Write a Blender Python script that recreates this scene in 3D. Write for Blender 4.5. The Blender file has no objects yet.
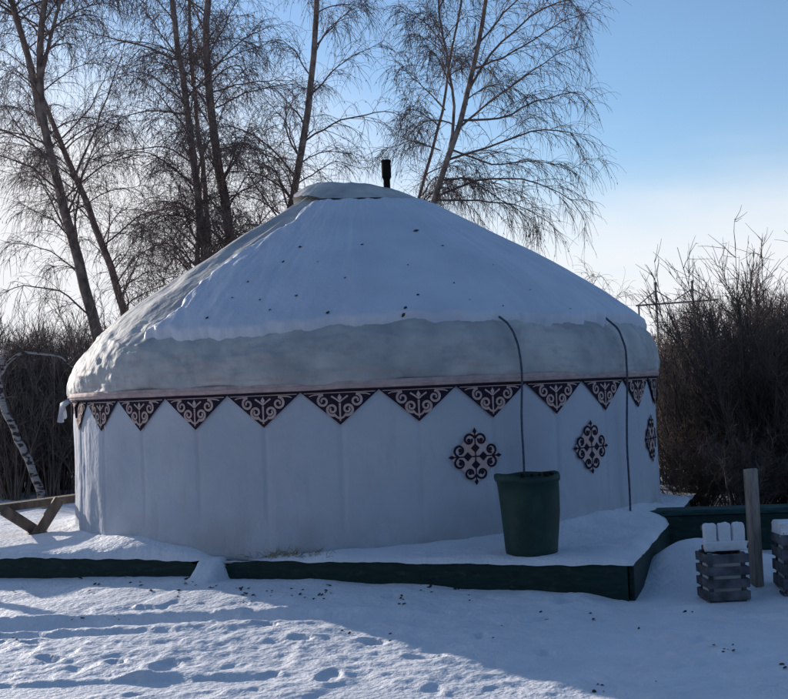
import bpy, math, random
import numpy as np
from mathutils import Vector, Matrix
PI = math.pi
rng = np.random.default_rng(7); random.seed(7)
scn = bpy.context.scene
C = scn.collection

# ------------------------------------------------------------ camera
F, CX, CY = 1131.0, 394.0, 349.5          # focal length and centre in photo pixels (788 x 699)
EYE, ROLL, PITCH = 1.787, 0.043, math.atan(38.5/1131)
cam_d = bpy.data.cameras.new('camera'); cam = bpy.data.objects.new('camera', cam_d); C.objects.link(cam)
cam_d.sensor_fit = 'HORIZONTAL'; cam_d.sensor_width = 36; cam_d.lens = 36*F/788
cam_d.clip_start = .05; cam_d.clip_end = 5000
CM = Matrix.Rotation(PI/2+PITCH, 3, 'X') @ Matrix.Rotation(-ROLL, 3, 'Z')
cam.matrix_world = Matrix.Translation((0, 0, EYE)) @ CM.to_4x4()
scn.camera = cam

def P(x, y, depth):
    """world point that the photo shows at pixel x,y, at world Y = depth"""
    d = CM @ Vector(((x-CX)/F, -(y-CY)/F, -1)); d = d*(depth/d.y)
    return Vector((d.x, d.y, d.z+EYE))

# ------------------------------------------------------------ light
SUN_AZ, SUN_EL = math.radians(-39), math.radians(12)      # azimuth from +Y towards +X
w = bpy.data.worlds.new('World'); scn.world = w; w.use_nodes = True
nt = w.node_tree; N = nt.nodes; L = nt.links; N.clear()
def nd(t, **k):
    n = N.new(t)
    for a, b in k.items(): setattr(n, a, b)
    return n
out = nd('ShaderNodeOutputWorld'); bg = nd('ShaderNodeBackground'); L.new(bg.outputs[0], out.inputs[0])
bg.inputs[1].default_value = .125
sky = nd('ShaderNodeTexSky', sky_type='NISHITA'); sky.sun_disc = False
sky.sun_elevation = SUN_EL; sky.sun_rotation = SUN_AZ; sky.air_density = 1.0; sky.dust_density = .4; sky.ozone_density = 2.2
tc = nd('ShaderNodeTexCoord'); sx = nd('ShaderNodeSeparateXYZ'); L.new(tc.outputs['Generated'], sx.inputs[0])
mp = nd('ShaderNodeMapping'); mp.inputs['Scale'].default_value = (2.2, 2.2, 9); mp.inputs['Location'].default_value = (.3, .1, .2)
L.new(tc.outputs['Generated'], mp.inputs[0])
cn = nd('ShaderNodeTexNoise'); cn.inputs['Scale'].default_value = 1.5; cn.inputs['Detail'].default_value = 7; cn.inputs['Roughness'].default_value = .55
L.new(mp.outputs[0], cn.inputs[0])
def mth(op, a, b, c=None):
    n = nd('ShaderNodeMath', operation=op)
    for i, v in enumerate((a, b, c)):
        if v is None: continue
        if isinstance(v, (int, float)): n.inputs[i].default_value = v
        else: L.new(v, n.inputs[i])
    return n.outputs[0]
def mrange(v, a, b, c, d):
    n = nd('ShaderNodeMapRange'); n.interpolation_type = 'SMOOTHSTEP'; L.new(v, n.inputs[0])
    for i, q in enumerate((a, b, c, d)): n.inputs[i+1].default_value = q
    return n.outputs[0]
low = mrange(sx.outputs['Z'], .0, .38, .74, -.30)       # more cloud low down
side = mrange(sx.outputs['X'], -.36, .25, .42, -.06)      # and towards the sun
cf = mth('ADD', mth('ADD', mth('MULTIPLY_ADD', cn.outputs[0], .55, .225), low), side)
cf = mrange(cf, .50, 1.22, 0, 1)
mix = nd('ShaderNodeMixRGB'); L.new(cf, mix.inputs[0])
tint = nd('ShaderNodeMixRGB', blend_type='MULTIPLY'); tint.inputs[0].default_value = 1; tint.inputs[2].default_value = (.95, 1.03, 1.16, 1)
L.new(sky.outputs[0], tint.inputs[1]); L.new(tint.outputs[0], mix.inputs[1])
mix.inputs[2].default_value = (6.0, 6.05, 6.3, 1)
L.new(mix.outputs[0], bg.inputs[0])

sd = bpy.data.lights.new('sun', 'SUN'); sd.energy = 5.0; sd.angle = math.radians(.6); sd.color = (1, .90, .80)
so = bpy.data.objects.new('sun', sd); C.objects.link(so)
sv = Vector((math.sin(SUN_AZ)*math.cos(SUN_EL), math.cos(SUN_AZ)*math.cos(SUN_EL), math.sin(SUN_EL)))
so.rotation_euler = sv.to_track_quat('Z', 'Y').to_euler(); so.location = (-20, 20, 12)
vs = scn.view_settings; vs.view_transform = 'Standard'; vs.look = 'None'; vs.gamma = 1; vs.use_curve_mapping = False
vs.exposure = 0.32

# ------------------------------------------------------------ noise
_T = rng.random((256, 256))
def vnoise(x, y):
    xi = np.floor(x).astype(int); yi = np.floor(y).astype(int); fx = x-xi; fy = y-yi
    fx = fx*fx*(3-2*fx); fy = fy*fy*(3-2*fy)
    a = _T[xi & 255, yi & 255]; b = _T[(xi+1) & 255, yi & 255]; c = _T[xi & 255, (yi+1) & 255]; d = _T[(xi+1) & 255, (yi+1) & 255]
    return (a*(1-fx)+b*fx)*(1-fy)+(c*(1-fx)+d*fx)*fy
def fbm(x, y, o=4, g=.5):
    s = 0; a = 1; t = 0
    for i in range(o):
        s = s+a*(vnoise(x+17.3*i, y+9.1*i)-.5); t += a; a *= g; x = x*2.03; y = y*2.03
    return s/t*2
def sstep(a, b, x):
    t = np.clip((x-a)/(b-a), 0, 1); return t*t*(3-2*t)

# ------------------------------------------------------------ materials
def mat(name, col, rough=.7, var=None, scale=8, bump=0, bscale=40, stretch=(1, 1, 1), spec=.3, detail=5, lo=.35, hi=.65, bdist=.02):
    m = bpy.data.materials.new(name); m.use_nodes = True
    n = m.node_tree.nodes; l = m.node_tree.links; b = n['Principled BSDF']
    b.inputs['Base Color'].default_value = (*col, 1); b.inputs['Roughness'].default_value = rough
    b.inputs['Specular IOR Level'].default_value = spec
    t = n.new('ShaderNodeTexCoord'); mp = n.new('ShaderNodeMapping'); mp.inputs['Scale'].default_value = stretch
    l.new(t.outputs['Object'], mp.inputs[0])
    if var:
        z = n.new('ShaderNodeTexNoise'); z.inputs['Scale'].default_value = scale; z.inputs['Detail'].default_value = detail
        l.new(mp.outputs[0], z.inputs[0])
        r = n.new('ShaderNodeValToRGB'); r.color_ramp.elements[0].position = lo; r.color_ramp.elements[1].position = hi
        r.color_ramp.elements[0].color = (*var, 1); r.color_ramp.elements[1].color = (*col, 1)
        l.new(z.outputs[0], r.inputs[0]); l.new(r.outputs[0], b.inputs['Base Color'])
    if bump:
        z = n.new('ShaderNodeTexNoise'); z.inputs['Scale'].default_value = bscale; z.inputs['Detail'].default_value = 6
        l.new(mp.outputs[0], z.inputs[0])
        q = n.new('ShaderNodeBump'); q.inputs['Strength'].default_value = bump; q.inputs['Distance'].default_value = bdist
        l.new(z.outputs[0], q.inputs['Height']); l.new(q.outputs[0], b.inputs['Normal'])
    return m
M = {}
M['snow'] = mat('snow', (.78, .80, .84), .55, (.70, .73, .78), 3, .55, 22, spec=.35, bdist=.03)
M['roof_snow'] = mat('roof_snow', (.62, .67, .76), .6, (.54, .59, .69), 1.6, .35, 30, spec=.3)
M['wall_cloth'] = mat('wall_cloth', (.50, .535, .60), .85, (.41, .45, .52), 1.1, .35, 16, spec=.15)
M['roof_cloth'] = mat('roof_cloth', (.52, .53, .52), .72, (.33, .35, .37), 2.6, .5, 9, spec=.2, bdist=.04)
M['trim'] = mat('trim', (.55, .44, .42), .8, (.40, .30, .31), 9, .1, 60, spec=.1)
M['navy'] = mat('navy_cloth', (.016, .018, .038), .85, (.034, .020, .028), 6, spec=.1)
M['scroll'] = mat('pink_scroll', (.53, .42, .39), .85, (.42, .31, .30), 14, spec=.1)
M['patch'] = mat('medallion_patch', (.54, .37, .33), .85, (.52, .46, .48), 9, spec=.1)
M['green'] = mat('green_paint', (.010, .040, .034), .65, (.006, .022, .020), 5, .3, 25, (1, 1, 6))
M['green2'] = mat('weathered_green_paint', (.03, .085, .08), .7, (.015, .04, .04), 6, .3, 25, (1, 1, 6))
M['bin'] = mat('bin_plastic', (.008, .045, .034), .6, (.006, .030, .025), 4, .25, 18, spec=.4)
M['rope'] = mat('rope', (.09, .11, .16), .9, (.05, .06, .09), 40)
M['wood'] = mat('weathered_wood', (.20, .155, .12), .8, (.10, .075, .06), 5, .5, 20, (1, 6, 1))
M['palewood'] = mat('pale_wood', (.34, .30, .26), .8, (.20, .17, .15), 6, .5, 20, (6, 6, 1))
M['greywood'] = mat('grey_wood', (.15, .16, .18), .85, (.05, .05, .06), 7, .5, 20)
M['metal'] = mat('sooty_metal', (.008, .008, .009), .9, (.016, .014, .012), 12, spec=.1)
M['bark'] = mat('dark_birch_bark', (.30, .235, .205), .85, (.10, .08, .072), 9, .5, 12, (1, 1, .6))
M['whitebark'] = mat('white_birch_bark', (.27, .26, .26), .8, (.03, .027, .027), 9, .4, 16, (1, 1, 2.4), lo=.42, hi=.5)
M['twig'] = mat('birch_twig', (.15, .108, .098), .85)
M['shrub'] = mat('shrub_twig', (.20, .155, .13), .85, (.09, .07, .062), 3)
M['leaf'] = mat('dead_leaf', (.035, .028, .028), .8, (.07, .05, .035), 30)
M['straw'] = mat('dry_straw', (.30, .27, .13), .9, (.16, .15, .08), 20)
M['far'] = mat('far_tower_steel', (.10, .10, .11), .7)

def stain(m, col, scale, stretch, lo, hi, zlo=None, zhi=None, amt=.7):
    """patchy discolouration of the cloth itself, optionally only between two object heights"""
    n = m.node_tree.nodes; l = m.node_tree.links; b = n['Principled BSDF']; src = b.inputs['Base Color'].links[0].from_socket
    t = n.new('ShaderNodeTexCoord'); mp = n.new('ShaderNodeMapping'); mp.inputs['Scale'].default_value = stretch; l.new(t.outputs['Object'], mp.inputs[0])
    z = n.new('ShaderNodeTexNoise'); z.inputs['Scale'].default_value = scale; z.inputs['Detail'].default_value = 6; z.inputs['Roughness'].default_value = .62; l.new(mp.outputs[0], z.inputs[0])
    q = n.new('ShaderNodeMapRange'); q.inputs[1].default_value = lo; q.inputs[2].default_value = hi; q.inputs[4].default_value = amt; l.new(z.outputs[0], q.inputs[0]); fac = q.outputs[0]
    if zlo is not None:
        sp_ = n.new('ShaderNodeSeparateXYZ'); l.new(t.outputs['Object'], sp_.inputs[0])
        q2 = n.new('ShaderNodeMapRange'); q2.inputs[1].default_value = zlo; q2.inputs[2].default_value = zhi; l.new(sp_.outputs['Z'], q2.inputs[0])
        mu = n.new('ShaderNodeMath'); mu.operation = 'MULTIPLY'; l.new(fac, mu.inputs[0]); l.new(q2.outputs[0], mu.inputs[1]); fac = mu.outputs[0]
    x = n.new('ShaderNodeMixRGB'); l.new(fac, x.inputs[0]); l.new(src, x.inputs[1]); x.inputs[2].default_value = (*col, 1); l.new(x.outputs[0], b.inputs['Base Color'])
stain(M['roof_cloth'], (.40, .31, .30), 2.5, (1, 1, 5), .50, .68, 2.05, 1.60, .75)      # pinkish damp streaks low on the skirt
stain(M['roof_cloth'], (.22, .25, .29), 3.5, (1, 1, 1.6), .54, .72, None, None, .6)
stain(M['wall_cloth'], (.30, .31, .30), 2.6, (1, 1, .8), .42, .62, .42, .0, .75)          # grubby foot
stain(M['wall_cloth'], (.38, .40, .45), 5, (1, 1, .35), .56, .74, None, None, .5)
nq = M['shrub'].node_tree; oi = nq.nodes.new('ShaderNodeObjectInfo'); bs = nq.nodes['Principled BSDF']; sc0 = bs.inputs['Base Color'].links[0].from_socket
hv = nq.nodes.new('ShaderNodeHueSaturation'); mr_ = nq.nodes.new('ShaderNodeMapRange'); mr_.inputs[3].default_value = .55; mr_.inputs[4].default_value = 1.5
nq.links.new(oi.outputs['Random'], mr_.inputs[0]); nq.links.new(mr_.outputs[0], hv.inputs['Value']); nq.links.new(sc0, hv.inputs['Color']); nq.links.new(hv.outputs[0], bs.inputs['Base Color'])
stain(M['bin'], (.05, .09, .08), 7, (1, 1, .5), .55, .75, None, None, .5)
stain(M['green'], (.06, .075, .065), 9, (1, 1, 2), .56, .70, None, None, .5)
# ------------------------------------------------------------ object helpers
def mesh(name, v, f, m, parent=None, smooth=True):
    d = bpy.data.meshes.new(name)
    v = np.asarray(v, dtype=np.float32).reshape(-1, 3)
    if isinstance(f, np.ndarray):
        k = f.shape[1]; n = len(f)
        d.vertices.add(len(v)); d.vertices.foreach_set('co', v.ravel())
        d.loops.add(n*k); d.loops.foreach_set('vertex_index', f.ravel().astype(np.int32))
        d.polygons.add(n); d.polygons.foreach_set('loop_start', np.arange(0, n*k, k, dtype=np.int32))
        d.update(calc_edges=True)
    else:
        d.from_pydata([tuple(map(float, q)) for q in v], [], f)
    if smooth: d.polygons.foreach_set('use_smooth', np.ones(len(d.polygons), dtype=bool))
    d.materials.append(m); d.update()
    o = bpy.data.objects.new(name, d); C.objects.link(o)
    if parent: o.parent = parent
    return o
def tag(o, label=None, cat=None, group=None, kind=None):
    if label: o['label'] = label
    if cat: o['category'] = cat
    if group: o['group'] = group
    if kind: o['kind'] = kind
    return o
def empty(name, loc, rz=0):
    o = bpy.data.objects.new(name, None); C.objects.link(o); o.location = loc; o.rotation_euler.z = rz; return o
def grid_faces(nu, nv, wrap=False):
    a = np.arange(nu*nv).reshape(nu, nv)
    b = np.roll(a, -1, 0) if wrap else a[1:]
    a2 = a if wrap else a[:-1]
    return np.stack([a2[:, :-1], b[:, :-1], b[:, 1:], a2[:, 1:]], -1).reshape(-1, 4)
class MB:
    def __init__(s): s.v = []; s.f = []
    def add(s, v, f):
        n = len(s.v); s.v += [tuple(q) for q in v]; s.f += [tuple(i+n for i in q) for q in f]
    def box(s, c, size, R=None, bev=.006, jit=0):
        """bevelled box"""
        hx, hy, hz = [q/2 for q in size]; b = min(bev, hx*.45, hy*.45, hz*.45)
        pts = []; c = Vector(c)
        idx = {}
        for ix in (-1, 1):
            for iy in (-1, 1):
                for iz in (-1, 1):
                    for ax in range(3):
                        p = [ix*(hx-b), iy*(hy-b), iz*(hz-b)]
                        p[ax] += (ix, iy, iz)[ax]*b
                        idx[(ix, iy, iz, ax)] = len(pts)
                        q = Vector(p)+Vector([random.uniform(-jit, jit) for _ in range(3)])
                        pts.append(c+(R @ q if R else q))
        f = []
        for ax in range(3):
            o1, o2 = [(1, 2), (2, 0), (0, 1)][ax]
            for sgn in (-1, 1):
                q = []
                for a, b2 in ((-1, -1), (1, -1), (1, 1), (-1, 1)):
                    k = [0, 0, 0]; k[ax] = sgn; k[o1] = a; k[o2] = b2; q.append(idx[(*k, ax)])
                f.append(q if sgn > 0 else q[::-1])
            for a in (-1, 1):
                for b2 in (-1, 1):
                    k = [0, 0, 0]; k[o1] = a; k[o2] = b2; k0 = k[:]; k1 = k[:]; k0[ax] = -1; k1[ax] = 1
                    q = [idx[(*k0, o1)], idx[(*k1, o1)], idx[(*k1, o2)], idx[(*k0, o2)]]
                    f.append(q if a*b2 > 0 else q[::-1])
        for ix in (-1, 1):
            for iy in (-1, 1):
                for iz in (-1, 1):
                    q = [idx[(ix, iy, iz, a)] for a in range(3)]
                    f.append(q if ix*iy*iz > 0 else q[::-1])
        s.add(pts, f)
    def tube(s, pts, r, n=8, cap=True):
        pts = [Vector(p) for p in pts]; rs = r if isinstance(r, (list, tuple)) else [r]*len(pts)
        v = []; f = []
        for i, p in enumerate(pts):
            d = (pts[min(i+1, len(pts)-1)]-pts[max(i-1, 0)]).normalized()
            u = d.orthogonal() if i == 0 else (u-d*u.dot(d))
            u = u.normalized(); q = d.cross(u)
            for k in range(n):
                a = 2*PI*k/n; v.append(p+(u*math.cos(a)+q*math.sin(a))*rs[i])
        for i in range(len(pts)-1):
            for k in range(n):
                f.append((i*n+k, i*n+(k+1) % n, (i+1)*n+(k+1) % n, (i+1)*n+k))
        if cap: f.append(tuple(range(n))[::-1]); f.append(tuple(range((len(pts)-1)*n, len(pts)*n)))
        s.add(v, f)
    def build(s, name, m, parent=None, smooth=False): return mesh(name, s.v, s.f, m, parent, smooth)

# ------------------------------------------------------------ layout
YC = Vector((-.36, 13.6)); R = 3.4; DECK = .30
DK = math.atan2(.36, -1)+PI                     # deck rotation
eu = Vector((.9409, -.3387)); ev = Vector((.3387, .9409))        # along the front edge (to the right), and inwards
CORN = Vector((1.79, 9.11))                    # near right corner of the deck
def deck_uv(x, y): return (x-CORN.x)*eu.x+(y-CORN.y)*eu.y, (x-CORN.x)*ev.x+(y-CORN.y)*ev.y   # u<=0, v>=0 inside
def deck_xy(u, v): return CORN.x+u*eu.x+v*ev.x, CORN.y+u*eu.y+v*ev.y

# ------------------------------------------------------------ ground
def axis(a, b, s, far0, far1, g=1.12):
    x = list(np.arange(a, b+1e-6, s)); d = s
    while x[-1] < far1: d *= g; x.append(x[-1]+d)
    d = s
    while x[0] > far0: d *= g; x.insert(0, x[0]-d)
    return np.array(x)
def ground_z(X, Y, fine=True):
    u, v = deck_uv(X, Y)
    edge = np.interp(u, [-8, -6.3, -4, -2.1, -.6, 0, .5], [.09, .09, .13, .11, .07, .0, .0])
    z = edge*sstep(-3.2, -.1, v)
    z = z+.05*fbm(X*.25+3, Y*.25, 3)*sstep(.8, 3, np.abs(v)+.0*u)+.03*fbm(X*.8, Y*.8+7, 3)
    z = z+.28*np.exp(-((X-2.62)**2/.20+(Y-10.15)**2/.30))+.10*np.exp(-((X-3.3)**2/.5+(Y-10.1)**2/.4))
    z = z+sstep(16, 60, Y)*.6*fbm(X*.03, Y*.03, 2)
    if fine:
        # trampled and driven snow in the foreground
        tr = sstep(9.6, 8.9, Y+.25*fbm(X*.9, Y*.9+3, 3)+.12*X)
        z = z+tr*(.022*fbm(X*3.1+5, Y*2.2, 5, .62)+.012*fbm(X*11, Y*9+2, 4))+(1-tr)*.016*fbm(X*4, Y*5, 4)+.035*sstep(-1, 1.5, X)*sstep(9.6, 9.0, Y)*fbm(X*1.9+3, Y*2.4+5, 4, .6)
        z = z+.010*fbm(X*7+1, Y*11, 3)*sstep(9.8, 9.2, Y)
        for (y0, sl, dep, wd, x0, x1) in ((8.78, -.08, .048, .10, -9, .2), (7.08, .03, .055, .10, -9, -.85), (8.45, -.11, .020, .06, -9, -1.4), (7.20, .04, .018, .07, -9, -1.2)):
            yc = y0+sl*(X+2)+.06*fbm(X*.8+y0, X*0+y0, 3); m = sstep(x0-.3, x0+.3, X)*(1-sstep(x1-.5, x1+.3, X))
            t = (Y-yc)/wd
            z = z+m*(-dep*np.exp(-t**2*1.2)+dep*.8*np.exp(-(t-1.7)**2*1.6)*(.7+.6*fbm(X*3, Y*0+y0, 3)))
    return z
_ux = axis(-5.2, 4.6, .026, -900, 900); _uy = axis(5.6, 10.4, .026, -900, 1500, 1.09)
GX, GY = np.meshgrid(_ux, _uy, indexing='ij')
GZ = ground_z(GX, GY)
prints = []
for (px, py, s, a) in ((330, 675, 1, .3), (266, 677, .9, .1), (430, 691, 1.0, .2), (492, 690, 1, -.2), (508, 684, .8, 0), (165, 668, 1.3, .6), (180, 672, 1.3, .6), (135, 676, 1, .4), (228, 627, .9, .2), (390, 606, .6, 0), (660, 650, .9, .5), (590, 678, .9, .8), (700, 640, .8, .3), (480, 640, .7, .4), (545, 655, .8, .4), (745, 680, 1, .2), (670, 625, .6, .2), (610, 668, .5, .3), (735, 630, .6, .9)):
    depth = 1.787*F/(py-388+.043*(px-394)); q = P(px, py, depth); prints.append((q.x, q.y, s, 1.2+a*.6))
for w_ in range(9):        # walked trails of alternating boot prints
    x, y = rng.uniform(-3.8, 3.2), rng.uniform(6.0, 8.6); hd = rng.uniform(0, 2*PI)
    for k_ in range(11):
        hd += rng.normal(0, .12); x += .52*math.cos(hd); y += .52*math.sin(hd)
        if 5.8 < y < 9.0 and -4.4 < x < 4: prints.append((x-.09*math.sin(hd)*(-1)**k_, y+.09*math.cos(hd)*(-1)**k_, rng.uniform(.7, 1.0), hd))
for _ in range(30):
    prints.append((rng.uniform(.3, 4.2), rng.uniform(6.0, 9.3), rng.uniform(.9, 1.25), rng.uniform(0, 3.1)))
done = []
for (x, y, s, a) in prints:
    if any((x-a_)**2+(y-b_)**2 < .34**2 for a_, b_ in done): continue
    done.append((x, y))
    i0, i1 = np.searchsorted(_ux, [x-.45, x+.45]); j0, j1 = np.searchsorted(_uy, [y-.45, y+.45])
    X = GX[i0:i1, j0:j1]-x; Y = GY[i0:i1, j0:j1]-y
    p = X*math.cos(a)+Y*math.sin(a); q = -X*math.sin(a)+Y*math.cos(a)
    d = np.sqrt((p/.15)**2+(q/.072)**2)/s+.20*fbm(GX[i0:i1, j0:j1]*9, GY[i0:i1, j0:j1]*9, 3)
    GZ[i0:i1, j0:j1] += -(.052*s*(1-sstep(.62, 1.0, d)))+.005*s*np.exp(-((d-1.25)/.3)**2)
u, v = deck_uv(GX, GY)
# snow heaped over the board ends
spill = (1-sstep(.09, .24, np.abs(u+3.76+.05*v+.05*fbm(GY*5, GX*5, 3))))
GZ = np.maximum(GZ, spill*(.318-.20*sstep(-.05, .42, -v))*(v < .25)*(v > -1.2))
GZ = GZ+.02*np.exp(-((v+.05)/.06)**2)*fbm(u*3, u*0, 4)*(u < 0)
inside = (v > .03)*(u < -.03)*(v < 8)*(u > -9)
GZ = np.where(inside, np.minimum(GZ, .12+.19*spill*(v < .25)), GZ)
gr = mesh('ground', np.stack([GX, GY, GZ], -1), grid_faces(len(_ux), len(_uy)), M['snow'])
tag(gr, kind='structure')
def gz_at(x, y):
    i = min(max(np.searchsorted(_ux, x), 1), len(_ux)-1); j = min(max(np.searchsorted(_uy, y), 1), len(_uy)-1)
    return float(GZ[i, j])

# ------------------------------------------------------------ deck under the yurt
deck = tag(empty('wooden_deck', (CORN.x, CORN.y, 0), math.atan2(eu.y, eu.x)), 'low dark green wooden deck under the white felt yurt, edged with painted boards', 'deck')
def dl(u, v, z): return (u, v, z)
fp = [(-8.55, .05), (-.05, .05), (-.05, 4.82), (-2.15, 6.92), (-8.55, 6.95)]
mb = MB(); mb.add([(a, b, z) for z in (DECK-.07, DECK-.02) for a, b in fp], [(0, 4, 3, 2, 1), (5, 6, 7, 8, 9)]+[(i, (i+1) % 5, 5+(i+1) % 5, 5+i) for i in range(5)]); mb.build('floor', M['green'], deck)
for k, (a, b) in enumerate(((-8.6, -3.87), (-3.65, -.004))):
    n = 60; us = np.linspace(a, b, n); vv = []
    for i, q in enumerate(us):
        top = DECK-.012+.006*float(fbm(np.array(q*1.3), np.array(3.+k), 3)); bot = -.12
        e = min(q-a, b-q); cut = .0 if (k == 1 and b-q < .3) else max(0, .07-e*.5)
        vv += [(q, 0, top-cut), (q, 0, bot), (q, .045, bot), (q, .045, top-cut)]
    ff = [(i*4+j, (i+1)*4+j, (i+1)*4+(j+1) % 4, i*4+(j+1) % 4) for i in range(n-1) for j in range(4)]+[(3, 2, 1, 0), (4*n-4, 4*n-3, 4*n-2, 4*n-1)]
    mesh('fascia_board', vv, ff, M['green'], deck, False)
mb = MB(); mb.box((.022, 2.47, .085), (.044, 4.84, .41)); mb.build('side_board', M['green'], deck)
mb = MB(); mb.box((-1.04, 5.90, .085), (2.98, .044, .41), Matrix.Rotation(-PI/4, 3, 'Z')); mb.build('side_board', M['green'], deck)
mb = MB()
for (q, t) in ((-8.2, 3.4), (-8.2, 6.6), (-4.2, 6.6)):
    mb = MB(); mb.box((q, t, .09), (.12, .12, .32)); mb.build('support_block', M['green'], deck)


# snow lying on the deck
us = np.arange(-8.50, .07, .03); vs_ = np.arange(-.015, 6.9, .03)
U, V = np.meshgrid(us, vs_, indexing='ij')
X, Y = deck_xy(U, V); rc = np.hypot(X-YC.x, Y-YC.y)-R
e = np.minimum(np.minimum(np.minimum(V, -U+.03), (4.93-U-V)*.7), 9); eh = e; e = e+.035+.05*fbm(U*3.1, V*3.1, 4)
th = np.degrees(np.arctan2(X-YC.x, -(Y-YC.y)))
pile = np.interp(th, [-80, -50, -40, -32, -24, -16, -2, 5, 14, 25, 32, 42, 50, 58, 66, 74], [.10, .08, .12, .06, .0, -.01, .02, .035, .05, .06, .10, .15, .14, .15, .10, .0])
sn = .026+.028*sstep(-.01, .14, e)+.02*fbm(U*2, V*2, 4)*sstep(0, .15, e)+pile*np.exp(-np.clip(rc, 0, 9)/.28)*sstep(-.02, .25, e+.06)
sn = sn-.06*np.exp(-((th+20)/5)**2)*(rc < .35)
sn = np.where(rc < -.12, -.03, sn)
sn = np.where(eh < -.0, .000+.012*fbm(U*4, V*4, 3), sn)
Z = DECK-.012+sn+.008*fbm(U*9, V*9, 3)
ds = mesh('deck_snow', np.stack([X, Y, Z], -1), grid_faces(len(us), len(vs_)), M['snow'])
tag(ds, 'drifted snow lying on the green deck round the foot of the yurt wall', 'snow', kind='stuff')

# ------------------------------------------------------------ yurt
yurt = tag(empty('yurt', (YC.x, YC.y, DECK)), 'large white felt yurt with snowy conical roof and navy triangle frieze', 'yurt')
ZB = EYE-DECK                                   # the frieze line stands at eye level: local height
def cyl(th, r, z): return (r*math.sin(th), -r*math.cos(th), z)
# wall
TH = np.linspace(-PI, PI, 1201)[:-1]; ZZ = np.linspace(-.02, ZB+.14, 60)
T, Zw = np.meshgrid(TH, ZZ, indexing='ij'); deg = np.degrees(T)
seam = ((deg+2.5+6) % 12)-6
fold = -.013*np.exp(-(seam/.35)**2)*sstep(.15, .5, Zw)+.005*np.exp(-((seam-1.0)/.8)**2)*(.3+.7*fbm(deg*.08, Zw*.8, 2))
wr = .010*fbm(T*9, Zw*1.1+4, 4)+.008*fbm(T*3+Zw*.8, Zw*.4, 3)-.006*np.clip(1-np.abs(fbm(T*6+Zw*1.7, Zw*2.2-T*2, 4))*5, 0, 1)*sstep(ZB, ZB-.5, Zw)
lit = np.exp(-((deg+66)/13)**2)
pleat = lit*(-.0+.011*np.sin(deg*.95+1.5*fbm(T*4, Zw*1.5, 3))*sstep(1.35, .6, Zw)*.8+.012*fbm(T*26, Zw*1.3, 3)*sstep(1.45, 1.2, Zw))
foot = .03*np.exp(-((Zw-.0)/.10)**2)*(1+1.2*fbm(T*12, Zw*2, 3))
rw = R-.012+fold+wr*sstep(ZB+.05, ZB-.4, Zw)+pleat+foot*.7+.02*sstep(ZB, 0, Zw)*lit
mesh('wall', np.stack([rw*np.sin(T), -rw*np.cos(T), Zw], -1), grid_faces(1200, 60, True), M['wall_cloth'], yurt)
# roof cover
prof = np.array([(3.40, .060), (3.43, .06), (3.45, .12), (3.455, .2), (3.435, .33), (3.385, .45), (3.31, .56), (3.19, .67), (2.8, .98), (2.36, 1.27), (1.6, 1.72), (.9, 2.13), (.60, 2.31), (.3, 2.37), (.02, 2.39)])
sl = np.r_[0, np.cumsum(np.hypot(*np.diff(prof, axis=0).T))]
def roof_rz(s): return np.interp(s, sl, prof[:, 0]), np.interp(s, sl, prof[:, 1])
S = np.concatenate([np.linspace(0, 1.0, 60), np.linspace(1.0, sl[-1], 110)[1:]])
rr, zz = roof_rz(S)
k = np.array([1, 2, 3, 2, 1.])/9
for _ in range(2):
    rr[2:-2] = np.convolve(rr, k, 'valid'); zz[2:-2] = np.convolve(zz, k, 'valid')
nr = np.gradient(zz, S); nz = -np.gradient(rr, S); nl = np.hypot(nr, nz); nr /= nl; nz /= nl
def roof_surface(th, off):
    """th (n,1), off (n,len(S)) -> points"""
    r = rr[None]+nr[None]*off; z = zz[None]+nz[None]*off
    tilt = .05*(-np.sin(th))*np.clip(1-r/3.4, 0, 1)
    return np.stack([r*np.sin(th), -r*np.cos(th), ZB+z+tilt], -1)
th = np.linspace(-PI, PI, 1081)[:-1][:, None]; dg = np.degrees(th)
Sg = S[None]+0*th
skirt = 1-sstep(.75, 1.15, Sg); slope = sstep(.8, 1.2, Sg)*(1-sstep(3.9, 4.3, Sg))
sunny = np.exp(-((dg+68)/26)**2)
ang = th*3.4
off = skirt*(.030*fbm(ang*1.2, Sg*1.8, 4)+.012*fbm(ang*5, Sg*5, 3))
off = off+slope*(.022*fbm(ang*1.6+Sg*.4, Sg*.7, 4)-.018*np.abs(np.sin(th*9)))          # cloth sagging between the poles
ridged = 1-np.abs(fbm(ang*.95+Sg*1.1, Sg*.8-ang*.3, 3, .38))*2.4
off = off+skirt*.016*(np.clip(1-np.abs(fbm(ang*1.5+Sg*2.5, Sg*3.2-ang*.5+4, 4))*4, 0, 1)-.3)*sstep(0, .1, Sg)
off = off+sunny*(skirt*.060+.012*slope)*(np.clip(ridged, -1, 1)-.95)*sstep(0, .1, Sg)
off = off+.03*np.exp(-(Sg/.08)**2)*fbm(ang*3, Sg, 3)
# the long soft fold left of the snow
off = off+slope*.045*np.exp(-((dg+50+6*fbm(Sg*1.5, Sg*0, 3))/5)**2)
mesh('roof_cover', roof_surface(th, off), grid_faces(1080, len(S), True), M['roof_cloth'], yurt)
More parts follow.
